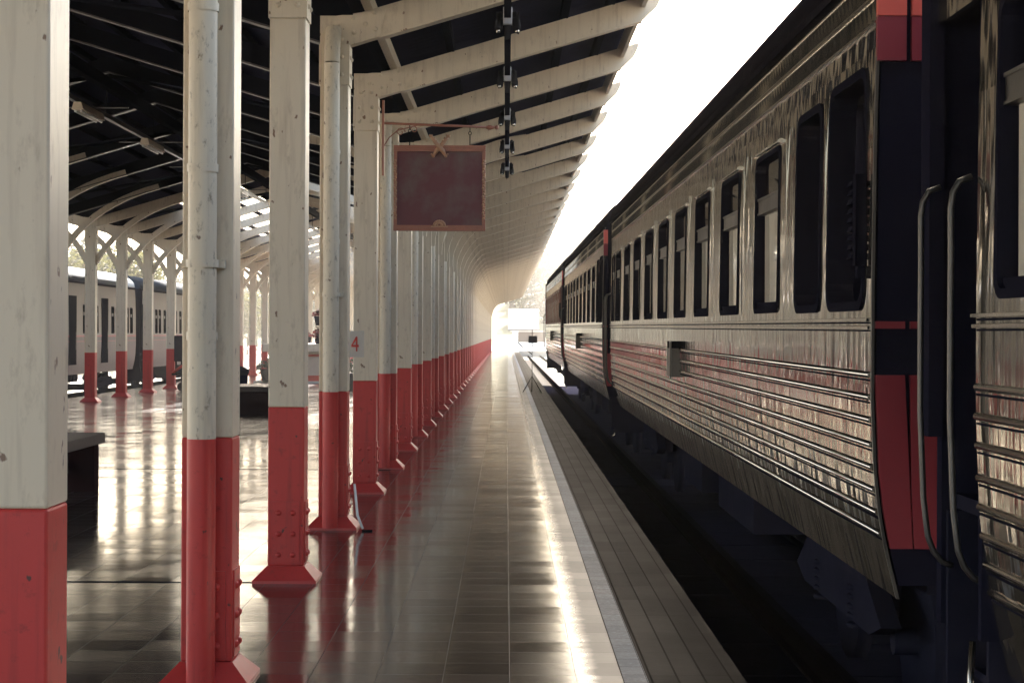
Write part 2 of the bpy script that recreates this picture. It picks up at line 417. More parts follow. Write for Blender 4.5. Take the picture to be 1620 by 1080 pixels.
# row B with Y-shaped curved braces
GB = 'pillars of the inner row beside the far train'
b0 = None
labsB = {11: 'first inner-row pillar in view, left of the dark train door', 12: 'inner-row pillar in front of the join between two far coaches', 13: 'third inner-row pillar from the left, before the second far coach', 14: 'fourth inner-row pillar from the left, beside the luggage trolley'}
for n in range(9, 44):
    lab = labsB.get(n)
    if lab is None:
        lab = (ordn(n-9)+' pillar counted from the viewer in the inner row by the far train') if n < 24 else 'distant inner-row pillar almost merged with the others far down the hall'
    loc = (XB, Y0+DY*n, 0)
    if b0 is None:
        t = thing('platform_pillar', lab, 'pillar', loc, GB)
        for k in ('shaft', 'red_base', 'foot', 'capital_plate'): PM[k].build(k, PMAT[k], t)
        b0 = t
    else:
        t = copy_tree(b0); t.location = loc; t['label'] = lab
del t

# ------------------------------------------------------------------ canopy roof
SL = .298
XR = 1.50
def rz(x, x0=XA+.11): return TOP + (x-x0)*SL   # underside of the outer rafters
canopy = thing('platform_canopy', 'long cream and dark steel station roof with riveted rafters over the platform', 'station roof', (0, 0, 0))
def rafter_out(sgn=1):
    # outer cantilever rafter, local origin at pillar centre, +x outwards
    m = MB(); D = .235; T = .055; x0 = -.12
    def L_(x): return TOP+(x-.11)*SL
    L = XR-XA
    poly = [(x0, TOP), (.11, TOP), (L-.20, L_(L-.20)), (L-.05, L_(L-.05)+.10), (L, L_(L)+D-.045), (L, L_(L)+D), (.11, L_(.11)+D), (x0, L_(.11)+D)]
    m.prism([(sgn*p[0], p[1]) for p in poly], 'y', -T, T)
    # bottom flange
    m.sweep([(sgn*.35, 0, L_(.35)-.003), (sgn*(L-.2), 0, L_(L-.2)-.003)], T+.018, .008)
    return m
def joint(sgn=1):
    m = MB(); D = .235; T = .055; q = .012
    def L_(x): return TOP+(x-.11)*SL
    poly = [(-.118, TOP+.001), (.115, TOP+.001), (.36, L_(.36)+.003), (.40, L_(.36)+D-.02), (-.118, L_(.11)+D-.02)]
    for s in (-1, 1):
        a = s*T; m.prism([(sgn*p[0], p[1]) for p in poly], 'y', a, a+s*q)
        for (x, z) in ((-.05, .05), (.03, .14), (.05, .05), (.14, .22), (.15, .10), (.24, .17), (.31, .26), (.32, .13)):
            m.dome((sgn*x, a+s*q, TOP+z), .018, (0, s, 0))
    return m
def brace(sgn=1, ox=0., big=1.0, z0=3.0):
    m = MB(); pts = []
    # quarter-ellipse rib from the pillar side up to the rafter
    X1 = 1.55*big; Z1 = TOP+(X1)*SL
    for i in range(13):
        a = math.pi/2*i/12*.92
        x = .10 + X1*(1-math.cos(a)); z = z0 + (Z1-z0+.12)*math.sin(a)
        pts.append((sgn*x, 0, z))
    m.sweep(pts, .05, .065); return m
def fork(sgn, L1):
    m = MB(); P0 = Vector((.08, 0, 3.05)); P1 = Vector((L1*.33, 0, 4.12)); P2 = Vector((L1, 0, TOP+L1*SL+.04)); pts = []
    for i in range(12):
        t = i/11; p = P0*(1-t)**2+P1*2*t*(1-t)+P2*t*t; pts.append((sgn*p.x, 0, p.z))
    m.sweep(pts, .06, .055); return m
ro = rafter_out(1).build('rafter', CREAM, canopy)
jo = joint(1).build('joint_plate', CREAM, ro)
bro = brace(1, 0, 1.15).build('curved_brace', CREAM, None); bri = brace(-1, 0, 1.1).build('curved_brace', CREAM, None)
ro.location = (XA, Y0-DY*3, 0)
first = True
HALL_L, HALL_R = XB+.1, XA-.12
RIDGE = (HALL_L+HALL_R)/2
def hz(x): return TOP+.03 + (min(x-HALL_L, HALL_R-x))*SL   # underside of hall rafters
def hall_half(mat_dark):
    m = MB(); f = MB()
    for s in (-1, 1):
        xa = HALL_R if s > 0 else HALL_L
        poly = [(xa, hz(xa)), (RIDGE, hz(RIDGE)), (RIDGE, hz(RIDGE)+.2), (xa, hz(xa)+.2)]
        m.prism(poly, 'y', -.04, .04); f.sweep([(xa, 0, hz(xa)-.004), (RIDGE, 0, hz(RIDGE)-.004)], .07, .008)
    return m, f
hm, hf = hall_half(0)
hd = hm.build('hall_rafter', DARKSTEEL, canopy); hdf = hf.build('flange', FLANGE, hd); hd.location = (0, Y0-DY*3, 0)  # near rafters coloured dark as if shaded, flanges paler as if lit
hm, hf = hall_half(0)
hc = hm.build('hall_rafter', CREAM, canopy); hcf = hf.build('flange', CREAM, hc); hc.location = (0, Y0+DY*11, 0)  # cream copy beyond, skylight brightness given by colour
def cp(o, parent, loc):
    c = o.copy(); COL.objects.link(c); c.parent = parent; c.location = loc
    return c
for n in range(-3, NA):
    y = Y0+DY*n
    if n == 2: y += .15
    if n > -3:
        r_ = cp(ro, canopy, (XA, y, 0)); cp(jo, r_, (0, 0, 0))
    else: r_ = ro
    if n >= 7:
        if n == 7: bro.parent = r_; bri.parent = r_
        else: cp(bro, r_, (0, 0, 0)); cp(bri, r_, (0, 0, 0))
    if n < 11:
        if n > -3: h_ = cp(hd, canopy, (0, y, 0)); cp(hdf, h_, (0, 0, 0))
    elif n > 11: h_ = cp(hc, canopy, (0, y, 0)); cp(hcf, h_, (0, 0, 0))
# inner row B: wing rafters to the left and fork braces both ways
wb = rafter_out(-1).build('wing_rafter', CREAM, canopy); wb.location = (XB, Y0-DY*2, 0)
fb = fork(1, 2.1).build('fork_brace', CREAM, wb); fb2 = fork(-1, 1.8).build('fork_brace', CREAM, wb)
for n in range(-1, 44):
    c = cp(wb, canopy, (XB, Y0+DY*n, 0)); cp(fb, c, (0, 0, 0)); cp(fb2, c, (0, 0, 0))
# sheets: corrugated, as real waves
def corr(x0, z0, x1, z1, y0, y1, name, mat, pitch=.15, amp=.018, th=.012):
    n = max(2, int((y1-y0)/pitch*4)); vs = []; fs = []
    for i in range(n+1):
        y = y0+(y1-y0)*i/n; dz = amp*math.sin(2*math.pi*(y-y0)/pitch)
        vs += [(x0, y, z0+dz), (x1, y, z1+dz), (x0, y, z0+dz+th), (x1, y, z1+dz+th)]
    for i in range(n):
        a = i*4; fs += [(a, a+1, a+5, a+4), (a+2, a+6, a+7, a+3), (a, a+4, a+6, a+2), (a+1, a+3, a+7, a+5)]
    return MB().add(vs, fs).build(name, mat, canopy)
ye = Y0+DY*(NA-1)+.4
OFFS = .235+.12; XS = 1.36
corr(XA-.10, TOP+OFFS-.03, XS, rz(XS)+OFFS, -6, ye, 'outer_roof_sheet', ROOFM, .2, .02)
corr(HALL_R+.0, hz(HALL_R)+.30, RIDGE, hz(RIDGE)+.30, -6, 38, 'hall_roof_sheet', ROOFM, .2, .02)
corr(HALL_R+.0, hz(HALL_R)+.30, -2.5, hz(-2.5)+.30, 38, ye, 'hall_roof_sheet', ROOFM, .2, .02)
corr(-4.3, hz(-4.3)+.30, RIDGE, hz(RIDGE)+.30, 38, ye, 'hall_roof_sheet', ROOFM, .2, .02)  # unseen gap beside this sheet, added to let light reach the far pillars
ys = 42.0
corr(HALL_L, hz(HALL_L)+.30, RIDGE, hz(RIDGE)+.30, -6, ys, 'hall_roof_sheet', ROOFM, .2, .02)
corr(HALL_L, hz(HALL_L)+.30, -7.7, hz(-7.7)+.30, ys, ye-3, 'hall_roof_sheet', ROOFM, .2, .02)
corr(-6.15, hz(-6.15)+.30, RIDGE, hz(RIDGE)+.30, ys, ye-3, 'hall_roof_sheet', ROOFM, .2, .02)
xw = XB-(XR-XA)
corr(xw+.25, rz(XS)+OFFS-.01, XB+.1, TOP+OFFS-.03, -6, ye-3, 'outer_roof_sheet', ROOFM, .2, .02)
# purlins
def purlin(x, z, mat, name='purlin', w=.035, h=.055): MB().box(x-w, x+w, -6, ye, z, z+h*2).build(name, mat, canopy)
for x in (-1.10,): purlin(x, rz(x)+.237, CREAM)
for x in (-.55, .0, .55, 1.0): purlin(x, rz(x)+.237, DARKSTEEL)
purlin(1.31, rz(1.31)+.12, CREAM, 'eaves_beam', .02, .10)
for k in range(6):
    for s in (-1, 1):
        x = RIDGE+s*(.25+k*.62)
        purlin(x, hz(x)+.205, DARKSTEEL, 'purlin', .03, .04)
# valley gutters
for x in (XA, XB):
    g = MB().prism([(x-.16, TOP+.24), (x+.14, TOP+.24), (x+.18, TOP+.40), (x-.2, TOP+.40)], 'y', -6, ye); g.build('valley_gutter', DARKSTEEL, canopy)
# long diagonal wind braces and tie struts inside the hall
for k in range(0, 7):
    y = Y0+DY*(2*k-1)
    for x in (HALL_R-.1, HALL_L+.1): MB().tube([(x, y, hz(x)+.05), (RIDGE, y+DY, hz(RIDGE)-.05)], .03, 6).build('wind_brace', DARKSTEEL, canopy)
# ridge gap truss line
MB().box(RIDGE-.05, RIDGE+.05, -6, ye, hz(RIDGE)-.25, hz(RIDGE)-.10).build('ridge_beam', DARKSTEEL, canopy)

# fluorescent battens hung on a conduit in the hall
t = thing('cable_conduit', 'thin electrical conduit running lengthwise under the dark hall roof', 'conduit', (-5.3, 0, 0))
MB().box(-.03, .03, 4, 60, 4.36, 4.42).build('conduit', FLANGE, t)
m = MB()
for k in range(3, 17): m.tube([(0, Y0+DY*k, 4.42), (0, Y0+DY*k, hz(RIDGE)-.1)], .008, 5)
m.build('drop_rod', DARKSTEEL, t)
lf = None
for i, (x, y) in enumerate(((-5.25, 23.2), (-5.25, 27.4), (-5.25, 31.5), (-5.25, 36.5))):
    lab = ordn(i)+' fluorescent batten along the conduit under the dark hall roof'
    if lf is None:
        lf = thing('fluorescent_light', lab, 'ceiling light', (x, y, 4.26), 'unlit fluorescent lights under the hall roof')
        MB().prism([(-.07, 0), (.07, 0), (.045, .09), (-.045, .09)], 'y', -.62, .62).build('housing', CREAM, lf)
        mm = MB()
        for s in (-.035, .035): mm.tube([(s, -.58, -.018), (s, .58, -.018)], .015, 8)
        mm.build('tube_lamp', LAMPW, lf)
        mm = MB().box(-.5, .5, -.02, .02, .088, .10); mm.build('cross_arm', FLANGE, lf)
    else:
        c = copy_tree(lf); c.location = (x, y, 4.26); c['label'] = lab

# ------------------------------------------------------------------ spotlight track above the platform
TZ = 4.02
t = thing('lighting_track', 'dark lighting track hanging lengthwise below the outer rafters above the walkway', 'light track', (0, 0, 0))
MB().box(-.028, .028, 8.0, Y0+DY*7+.3, TZ, TZ+.05).build('rail', BLACK, t)
m = MB()
for k in range(2, 8):
    y = Y0+DY*k; m.tube([(0, y, TZ+.05), (0, y, rz(0)+.02)], .012, 6); m.box(-.045, .045, y-.05, y+.05, TZ+.03, TZ+.07)
m.build('hanger', DARKSTEEL, t)
sp = None
spl = {2: 'topmost', 3: 'uppermost fully visible', 4: 'second visible', 5: 'middle', 6: 'fourth visible', 7: 'last and smallest'}
for k in range(3, 8):
    y = Y0+DY*k-.1
    lab = spl[k]+' black twin floodlight clamped on the hanging track'
    if sp is None:
        sp = thing('twin_floodlight', lab, 'floodlight', (0, y, TZ), 'twin floodlights on the hanging track')
        MB().box(-.036, .036, -.10, .02, -.05, .09).build('clamp', GREYPL, sp, .01)
        for s in (-1, 1):
            mm = MB().tube([(s*.03, 0, .02), (s*.065, 0, .0)], .012, 6)
            mm.tube([(s*.058, .10, .07), (s*.064, .02, .0), (s*.07, -.04, -.06), (s*.072, -.07, -.095)], [.018, .030, .034, .030], 10)
            mm.box(s*.085-.006, s*.085+.006, -.08, .08, -.10, .05)
            hd_ = mm.build('lamp_head', CLAY, sp)
            MB().ball((s*.075, -.08, -.10), .018, 8, 6, (1, 1, 1.2)).build('lens', TRIM, hd_)
        MB().tube([(0, -.03, -.04), (0, -.03, -.16)], [.035, .022], 8).build('junction', CLAY, sp)
    else:
        c = copy_tree(sp); c.location = (0, y, TZ); c['label'] = lab

# ------------------------------------------------------------------ hanging board
YS = Y0+DY*4-HW-.03
def px(x, y, Y): return ((x-801)*Y/F, EYE+(527-y)*Y/F)
Ys = YS
sx0, sz1 = px(622, 231, Ys); sx1, sz0 = px(767, 366, Ys)
t = thing('hanging_signboard', 'blank dark red board in a carved frame hanging from an iron bracket', 'sign', ((sx0+sx1)/2, Ys, sz0))
hw = (sx1-sx0)/2; hh = sz1-sz0
bdm, N, L, B = newmat('board_red')
v = coords(N, L, (1, 1, 1)); n1 = noise(N, L, v, 3.2, 5, .6)
L.new(mix(N, L, ramp(N, L, n1, [(.45, 0.0), (.65, .8)]), (.11, .02, .025), (.13, .085, .065)), B.inputs['Base Color']); B.inputs['Roughness'].default_value = .5
MB().box(-hw+.03, hw-.03, -.012, .012, .045, hh-.045).build('board', bdm, t)
m = MB()
for (z0, z1) in ((0, .055), (hh-.058, hh)):
    m.box(-hw, hw, -.03, .03, z0, z1)
    for q in (.012, .03, .046): m.box(-hw-.002, hw+.002, -.036, .036, z0+q-.005, z0+q+.003)
m.box(-hw, -hw+.032, -.024, .024, .055, hh-.058); m.box(hw-.032, hw, -.024, .024, .055, hh-.058)
fr = m.build('frame', BRASS, t)
m = MB()
for s in (-1, 1):
    for i in range(22):
        z = .12+i*(hh-.27)/21; x = s*(hw-.016)
        m.ball((x+.007*math.sin(i*2.1), -.028, z), .0135, 6, 4, (1, .6, 1.1))
m.build('side_carving', GILT, fr)
m = MB()                     # crossed leaf finials
for s in (-1, 1):
    p = [(-s*.055, -.045, hh-.10), (-s*.03, -.048, hh-.055), (s*.01, -.05, hh-.01), (s*.055, -.05, hh+.045), (s*.085, -.05, hh+.095)]
    if s < 0: p = [(x, y-.012, z) for x, y, z in p]
    m.tube(p, [.012, .022, .021, .017, .006], 8)
    for i, (x, y, z) in enumerate(((s*.02, -.055, hh+.0), (s*.04, -.055, hh+.03), (s*.06, -.055, hh+.06), (s*.082, -.055, hh+.085))):
        m.ball((x+.008, y, z), .015, 6, 4, (.8, .6, 1.2)); m.ball((x-.012, y, z+.004), .013, 6, 4, (.8, .6, 1.2))
    m.ball((-s*.06, -.05, hh-.105), .016, 8, 5); m.ball((-s*.075, -.05, hh-.088), .011, 6, 4)
m.build('top_ornament', GILT, t)
m = MB()                     # shell crest on the lower rail
m.box(-.08, .08, -.048, -.035, .035, .048)
for i in range(9):
    a = math.pi*(i+.5)/9; m.ball((.05*math.cos(a), -.044, .05+.042*math.sin(a)), .0155, 6, 4, (1, .7, 1))
for i in range(5):
    a = math.pi*(i+.5)/5; m.ball((.024*math.cos(a), -.047, .052+.020*math.sin(a)), .012, 6, 4)
m.build('bottom_ornament', GILT, t)
bx, bz = px(606, 196, Ys); cx0 = (sx0+sx1)/2
m = MB(); xa = bx-cx0
_, zb1 = px(606, 160, Ys); _, zb0 = px(606, 279, Ys)
m.box(xa-.018, xa+.004, -.02, .02, zb0-sz0, zb1-sz0); br = m.build('bracket_plate', BRASS, t)
xe, ze = px(781, 202, Ys)
m = MB().tube([(xa, 0, bz-sz0), (xe-cx0-.05, 0, ze-sz0+.002)], .0125, 8)
m.tube([(xe-cx0-.08, 0, ze-sz0), (xe-cx0-.055, 0, ze-sz0), (xe-cx0-.035, 0, ze-sz0), (xe-cx0, 0, ze-sz0)], [.014, .024, .022, .012], 8); m.ball((xe-cx0+.02, 0, ze-sz0), .022)
m.build('bracket_arm', BRASS, t)
m = MB()
pts = []
for i in range(20):
    a = i/19*math.pi*2.2; r = .045*(1-i/28); pts.append((xa+.16+r*math.cos(a), 0, bz-sz0-.085+r*math.sin(a)))
m.tube(pts, .005, 5)
pts = []
for i in range(16):
    a = math.pi-i/15*math.pi*2.0; r = .035*(1-i/28); pts.append((xa+.29+r*math.cos(a), 0, bz-sz0-.06+r*math.sin(a)))
m.tube(pts, .005, 5); m.tube([(xa, 0, bz-sz0-.22), (xa+.05, 0, bz-sz0-.14), (xa+.13, 0, bz-sz0-.07), (xa+.32, 0, bz-sz0-.02)], .006, 5)
m.build('scroll', BRASS, t)
for s in (-.29, .29):
    zt = bz-sz0 + (ze-bz)*((s-xa)/(xe-cx0-xa)); m = MB()
    m.tube([(s, 0, zt-.01), (s, 0, zt-.05)], .005, 6)
    ring = [(s+.015*math.sin(a/8*math.tau), 0, zt-.065+.015*math.cos(a/8*math.tau)) for a in range(9)]; m.tube(ring, .004, 5, False)
    m.tube([(s, 0, zt-.08), (s, 0, hh+.0)], .006, 6); m.build('hook', DARKSTEEL, t)

# small number plate behind the piped pillar
YN = 15.15
x0, z1 = px(545, 524, YN); x1, z0 = px(576, 566, YN)
t = thing('number_plate', 'small white plate with red number 4 beside the piped pillar', 'sign', ((x0+x1)/2, YN, z0))
W = (x1-x0)/2; H = z1-z0
MB().box(-W, W, -.006, .006, 0, H).build('plate', WHITEP, t, .002)
m = MB(); q = -.011
cx = px(562, 0, YN)[0]-(x0+x1)/2; a = .030; zb, zt = H*.22, H*.78
m.box(cx+a*.25, cx+a*.62, q, -.0055, zb, zt)
m.box(cx-a*1.0, cx+a*1.0, q-.001, -.0055, zb+.036, zb+.054)
m.prism([(cx-a*1.0, zb+.054), (cx-a*.60, zb+.054), (cx+a*.45, zt-.02), (cx+a*.35, zt), (cx+a*.2, zt)], 'y', q+.001, -.0055)
m.build('numeral', TEXTR, t)
MB().box(-W-.03, -W+.02, -.003, .05, H*.35, H*.65).build('plate_bracket', DARKSTEEL, t)

# ------------------------------------------------------------------ benches, bin, trolley, planter, tripod
def bench(loc, ln, label, w=.55, h=.56):
    t = thing('bench', label, 'bench', loc, 'solid wooden benches on the platform')
    MB().box(-w, 0, -ln/2, ln/2, h-.10, h).build('seat', WOOD, t, .008)
    for s in (-1, 1):
        y = s*(ln/2-.16); m = MB().box(-w+.04, -.05, y-.10, y+.10, 0, h-.10); m.build('leg', DWOOD, t, .005)
    MB().box(-w+.2, -w+.3, -ln/2+.2, ln/2-.2, .18, .30).build('stretcher', DWOOD, t)
    return t
bench((-3.93, 17.0, 0), 2.3, 'wooden slab bench half hidden behind the nearest pillar', .6)
bench((-4.38, 35.6, 0), 2.0, 'dark bench between the downpipe pillar and the plain square pillar', 1.3, .53)
t = thing('litter_bin', 'dark round-topped bin standing behind the middle bench', 'bin', (-5.47, 37.6, 0))
MB().tube([(0, 0, 0), (0, 0, .68)], [.2, .22], 14).build('body', BLACK, t); MB().ball((0, 0, .74), .25, 14, 8, (1, 1, .5)).build('lid', CLAY, t)
# luggage trolley
t = thing('luggage_trolley', 'luggage trolley with black box and red bar beyond the inner pillars', 'trolley', (-8.1, 48.6, 0))
MB().box(-.55, .75, -.45, .45, .78, 1.45).build('box', BLACK, t, .02)
m = MB().box(-.6, .8, -.5, .5, .42, .47)
for x in (-.5, .7):
    for y in (-.42, .42): m.box(x-.02, x+.02, y-.02, y+.02, .47, .78)
m.build('deck', DARKSTEEL, t)
MB().tube([(-.6, -.4, .47), (-.25, -.5, .72), (.1, -.5, .86)], .035, 8).build('drawbar', RED, t); MB().box(.45, .78, -.52, -.49, .12, .44).build('side_board', RED, t)
for x in (-.35, .25, .6):
    for y in (-.4, .4):
        m = MB().tube([(x, y-.03, .12), (x, y+.03, .12)], .12, 14); m.box(x-.02, x+.02, y-.04, y-.03, .12, .42); m.build('wheel', RUBBER, t)
# planter shrine
YP = 57.0; pxs = YP/F
t = thing('garden_planter', 'red and cream stepped planter block with potted flowers inside the hall', 'planter', (-6.2, YP, 0))
MB().box(-1.35, 1.45, 0, 2.6, 0, .12).build('step', TERRA, t); MB().box(-1.55, 1.75, -.25, 2.8, -.001, .05).build('plinth', CONC, t)
MB().box(-1.02, 1.15, .15, 2.3, .12, .88).build('body', TERRA, t)
m = MB().box(-1.3, 1.4, -.1, 2.6, .95, 1.20); m.box(-1.15, 1.28, .03, 2.45, .88, .95); m.box(-1.0, -.6, .0, .4, 1.2, 1.34); m.build('cornice', CREAM, t, .015)
MB().box(-.8, .9, .13, .149, .22, .80).build('front_panel', paint('planter_pale_panel', (.5, .42, .33), .6, .1, (.55, .12, .08), .7, 9), t)
def pot(loc, lab, s=1.0, fol=FLOWER):
    t = thing('flower_pot', lab, 'potted plant', loc, 'potted flowers around the planter block')
    MB().tube([(0, 0, 0), (0, 0, .26*s), (0, 0, .30*s)], [.13*s, .19*s, .2*s], 12).build('pot', BLACK, t)
    m = MB(); rr = random.Random(int(loc[0]*100)+int(loc[2]*10))
    for i in range(130):
        a = rr.uniform(0, math.tau); b = rr.uniform(0, 1); r = .27*s*math.sqrt(rr.random())
        c = Vector((r*math.cos(a), r*math.sin(a), .32*s+.3*s*b*(1-r/(.34*s)))); q = .045*s
        u = Vector((rr.uniform(-1, 1), rr.uniform(-1, 1), rr.uniform(-1, 1))).normalized(); v_ = u.orthogonal().normalized()
        m.add([c-u*q, c+v_*q*.6, c+u*q, c-v_*q*.6], [(0, 1, 2, 3)])
    m.build('flowers', fol, t)
    m = MB()
    for i in range(8): a = i*.785; m.tube([(0, 0, .28*s), (.12*s*math.cos(a), .12*s*math.sin(a), .5*s)], .008, 4)
    m.build('stems', LEAF, t); return t
for i, (x, y, z) in enumerate(((506, 493, 1.15), (507, 521, 1.15), (507, 541, 1.1))):
    X, Z = px(x, y+8, YP+.4); 
    pot((X, YP+.4, Z-.30 if i < 2 else Z-.05), ['topmost flower pot of the stack on the planter block', 'middle flower pot of the stack on the planter block', 'lowest flower pot of the stack on the planter block'][i], .95)
t = thing('plant_stand', 'thin dark stand holding the stacked flower pots', 'stand', (px(507, 0, YP)[0], YP+.4, 1.2))
MB().tube([(0, .26, 0), (0, .26, 1.15)], .03, 6).build('post', DARKSTEEL, t)
m = MB()
for z in (.10, .52, .99): m.box(-.17, .17, -.2, .24, z-.02, z)
m.build('shelf', DARKSTEEL, t)
for i, x in enumerate((452, 463, 474, 486)):
    pot((px(x, 0, YP+1)[0], YP+1.0, 1.2), 'low red flower pot in the row on top of the planter block', .7)
pot((px(432, 0, YP)[0]-.1, YP-.35, .04), 'floor-standing pot plant at the left corner of the planter block', 1.3, LEAF)
pot((px(561, 0, 50)[0], 50, 0), 'tall leafy floor pot seen under the number plate', 1.5, LEAF)
# tripod stand on the far platform
YT = 48.8
t = thing('tripod_stand', 'thin tripod stand with small box near the platform edge far ahead', 'tripod stand', (px(842, 0, YT)[0], YT, 0))
MB().tube([(0, 0, .25), (0, 0, 1.75)], .009, 6).build('pole', FLANGE, t)
for k in range(3):
    a = R(90+120*k); MB().tube([(0, 0, .42), (.14*math.cos(a)*2, .14*math.sin(a)*2, .0)], .01, 5).build('leg', DARKSTEEL, t)
MB().box(-.1, .13, -.04, .04, 1.30, 1.48).build('box', FLANGE, t)
m = MB(); m.tube([(0, 0, 1.0), (-.25, 0, 1.18), (-.38, 0, 1.32)], .012, 5); m.build('arm', DARKSTEEL, t)
# ------------------------------------------------------------------ train
def prof(z):           # inward offset of the body side at height z
    pts = [(.5, .105), (.66, .066), (.8, .036), (1.0, .012), (1.3, 0), (1.7, 0), (2.3, .006), (2.7, .016), (3.03, .035), (3.2, .06)]
    if z <= pts[0][0]: return pts[0][1]
    for (a, b), (c, d_) in zip(pts, pts[1:]):
        if z <= c: return b+(d_-b)*(z-a)/(c-a)
    return pts[-1][1]
CW = 2.75
WALL = 18.5
def windows_list():
    L_ = [(.16, 1.02, 1.66, 2.64, 1), (1.22, 1.96, 1.66, 2.62, 1)]
    for k in range(9): L_.append((2.55+1.73*k, 2.55+1.73*k+.94, 1.67, 2.55, 0))
    L_.append((17.62, 18.26, 1.67, 2.55, 0)); return L_
WINS0 = windows_list()
BEADS = (1.39, 1.30, 1.21, 1.11, 1.02, .93, .84, .755)
def side_strip(m, y0, y1, zs):
    vs = []; fs = []
    for z in zs: vs += [(prof(z), y0, z), (prof(z), y1, z)]
    for i in range(len(zs)-1): fs.append((2*i, 2*i+1, 2*i+3, 2*i+2))
    m.add(vs, fs)
def make_coach(label, lower, upper, steel=True, group=None, endred=True):
    WINS = WINS0 if steel else [(y, y+.40, 1.66, 2.46, 0) for y in [.5, 1.15, 1.95, 2.6, 3.3]+[5.5+.64*q+(.28*(q//2)) for q in range(0, 3)]+[9.6+.64*q+(.28*(q//2)) for q in range(11)]]
    t = thing('passenger_coach', label, 'train coach', (0, 0, 0), group)
    ZL = [.5, .58, .66, .755, .84, .93, 1.02, 1.11, 1.21, 1.30, 1.39, 1.5, 1.6]
    # lower side (solid), upper side built around the window openings
    m = MB(); side_strip(m, 0, WALL, ZL); 
    lo = m.build('lower_side', lower, t)
    m = MB(); side_strip(m, 0, WALL, [1.6, 1.66]); side_strip(m, 0, WALL, [2.64, 2.7, 2.8, 2.9, 3.03, 3.14])
    ycur = 0
    for (a, b, z0, z1, k) in WINS:
        side_strip(m, ycur, a, [1.66, 2.0, 2.3, 2.64])
        if z0 > 1.66: side_strip(m, a, b, [1.66, z0])
        if z1 < 2.64: side_strip(m, a, b, [z1, 2.64])
        ycur = b
    side_strip(m, ycur, WALL, [1.66, 2.0, 2.3, 2.64])
    m.build('upper_side', upper, t)
    if steel:
        m = MB()
        for z in BEADS:
            x = prof(z); m.prism([(x+.004-.016*math.sin(math.pi*q/7), z-.0135*math.cos(math.pi*q/7)) for q in range(8)], 'y', .015, WALL-.012, True)
        m.build('side_bead', TRIM, t); m = MB()
        for z in BEADS+(1.612, 1.580):
            zz_ = z-(.022 if z < 1.5 else .013); x = prof(zz_); m.box(x-.0025, x+.002, .015, WALL-.012, zz_-.004, zz_+.003)
        m.build('bead_shadow', RUBBER, t)  # thin dark strips paint the shadow line under each bead and rail
        m = MB()
        for z, d_ in ((1.612, .02), (1.580, .016)):
            x = prof(z); m.prism([(x+.003, z-.008), (x-d_, z-.007), (x-d_, z+.004), (x+.003, z+.007)], 'y', .004, WALL-.004)
        m.build('belt_rail', TRIM, t)
        m = MB(); zc = (2.80, 2.90, 2.915, 3.02)
        for z in zc:
            x = prof(z); m.prism([(x+.003, z-.010), (x-.014, z-.005), (x-.014, z+.004), (x+.003, z+.008)], 'y', .004, WALL-.004)
        n = int(WALL/.09)       # fluted bands between the cornice ribs
        for i in range(n):
            y = .03+i*.09
            for (a, b) in ((2.81, 2.89), (2.925, 3.01)):
                xa_, xb_ = prof(a), prof(b)
                m.add([(xa_+.0, y, a), (xb_+.0, y+.01, b), (xb_-.016, y+.04, b), (xa_-.016, y+.025, a), (xb_, y+.075, b), (xa_, y+.06, a)], [(0, 1, 2, 3), (3, 2, 4, 5)])
        m.build('cornice', TRIM, t)
        for y in [1.12]+[2.3+1.73*k for k in range(10)]:
            x = prof(2.3); MB().box(x-.003, x+.002, y, y+.02, 1.625, 2.63).build('seam_strip', STEEL2, t)
    else:
        m = MB(); m.box(-.006, .003, 0, WALL, 1.555, 1.60); m.box(-.006, .003, 0, WALL, 1.42, 1.435); m.build('red_line', STRIPE, t)
    # gutter and roof
    m = MB(); m.prism([(prof(3.1)-.035, 3.06), (prof(3.1)+.02, 3.06), (prof(3.1)+.02, 3.15), (prof(3.1)-.035, 3.10)], 'y', -.02, 19.3); m.build('gutter', CROOF, t)
    poly = []
    for i in range(17):
        a = math.pi*i/16; poly.append((CW/2-(CW/2-.04)*math.cos(a), 3.12+.52*math.sin(a)**.8 if 0 < i < 16 else 3.12))
    m = MB().prism(poly, 'y', -.01, 19.28, True); m.build('roof', CROOF if steel else BLUEROOF, t)
    # far side with big openings, floor
    m = MB(); m.box(CW-.05, CW, 0, 19.2, .6, 1.66); m.box(CW-.05, CW, 0, 19.2, 2.6, 3.12)
    yy = 0
    for (a, b, z0, z1, k) in (WINS if steel else []): m.box(CW-.05, CW, yy, a, 1.66, 2.6); yy = b
    m.box(CW-.05, CW, yy, 19.2, 1.66, 2.6); m.build('far_side', UNDER if steel else CREAMC, t)
    MB().box(.11, CW-.06, .02, 19.2, .95, 1.0).build('floor', UNDER, t)
    # seats silhouettes inside
    for k in range(10):
        y = 2.3+k*1.56
        for xx in (.25, 1.6): MB().box(xx, xx+.85, y, y+.12, 1.0, 1.95).build('seat_back', BLACK, t, .03)
    # windows: rounded black surround with reveal, sash, glass, curtain
    for (a, b, z0, z1, k) in WINS:
        w_, h_ = b-a, z1-z0; r = .11 if k else .07; dep = .11 if k else .052
        def rr_pts(inset, rad):
            P = []
            for (cy, cz, s0) in ((b-inset-rad, z0+inset+rad, -90), (b-inset-rad, z1-inset-rad, 0), (a+inset+rad, z1-inset-rad, 90), (a+inset+rad, z0+inset+rad, 180)):
                for q in range(5): an = R(s0+q*22.5); P.append((cy+rad*math.cos(an), cz+rad*math.sin(an)))
            return P
        outer = rr_pts(-.012, r); inner = rr_pts(.028 if k else .018, r*.8); n = len(outer); vs = []; fs = []
        sq = []
        for (y, z) in outer: vs.append((prof(z)-.008, y, z))
        for (y, z) in inner: vs.append((prof(z)-.008, y, z))
        for (y, z) in inner: vs.append((prof(z)+dep, y, z))
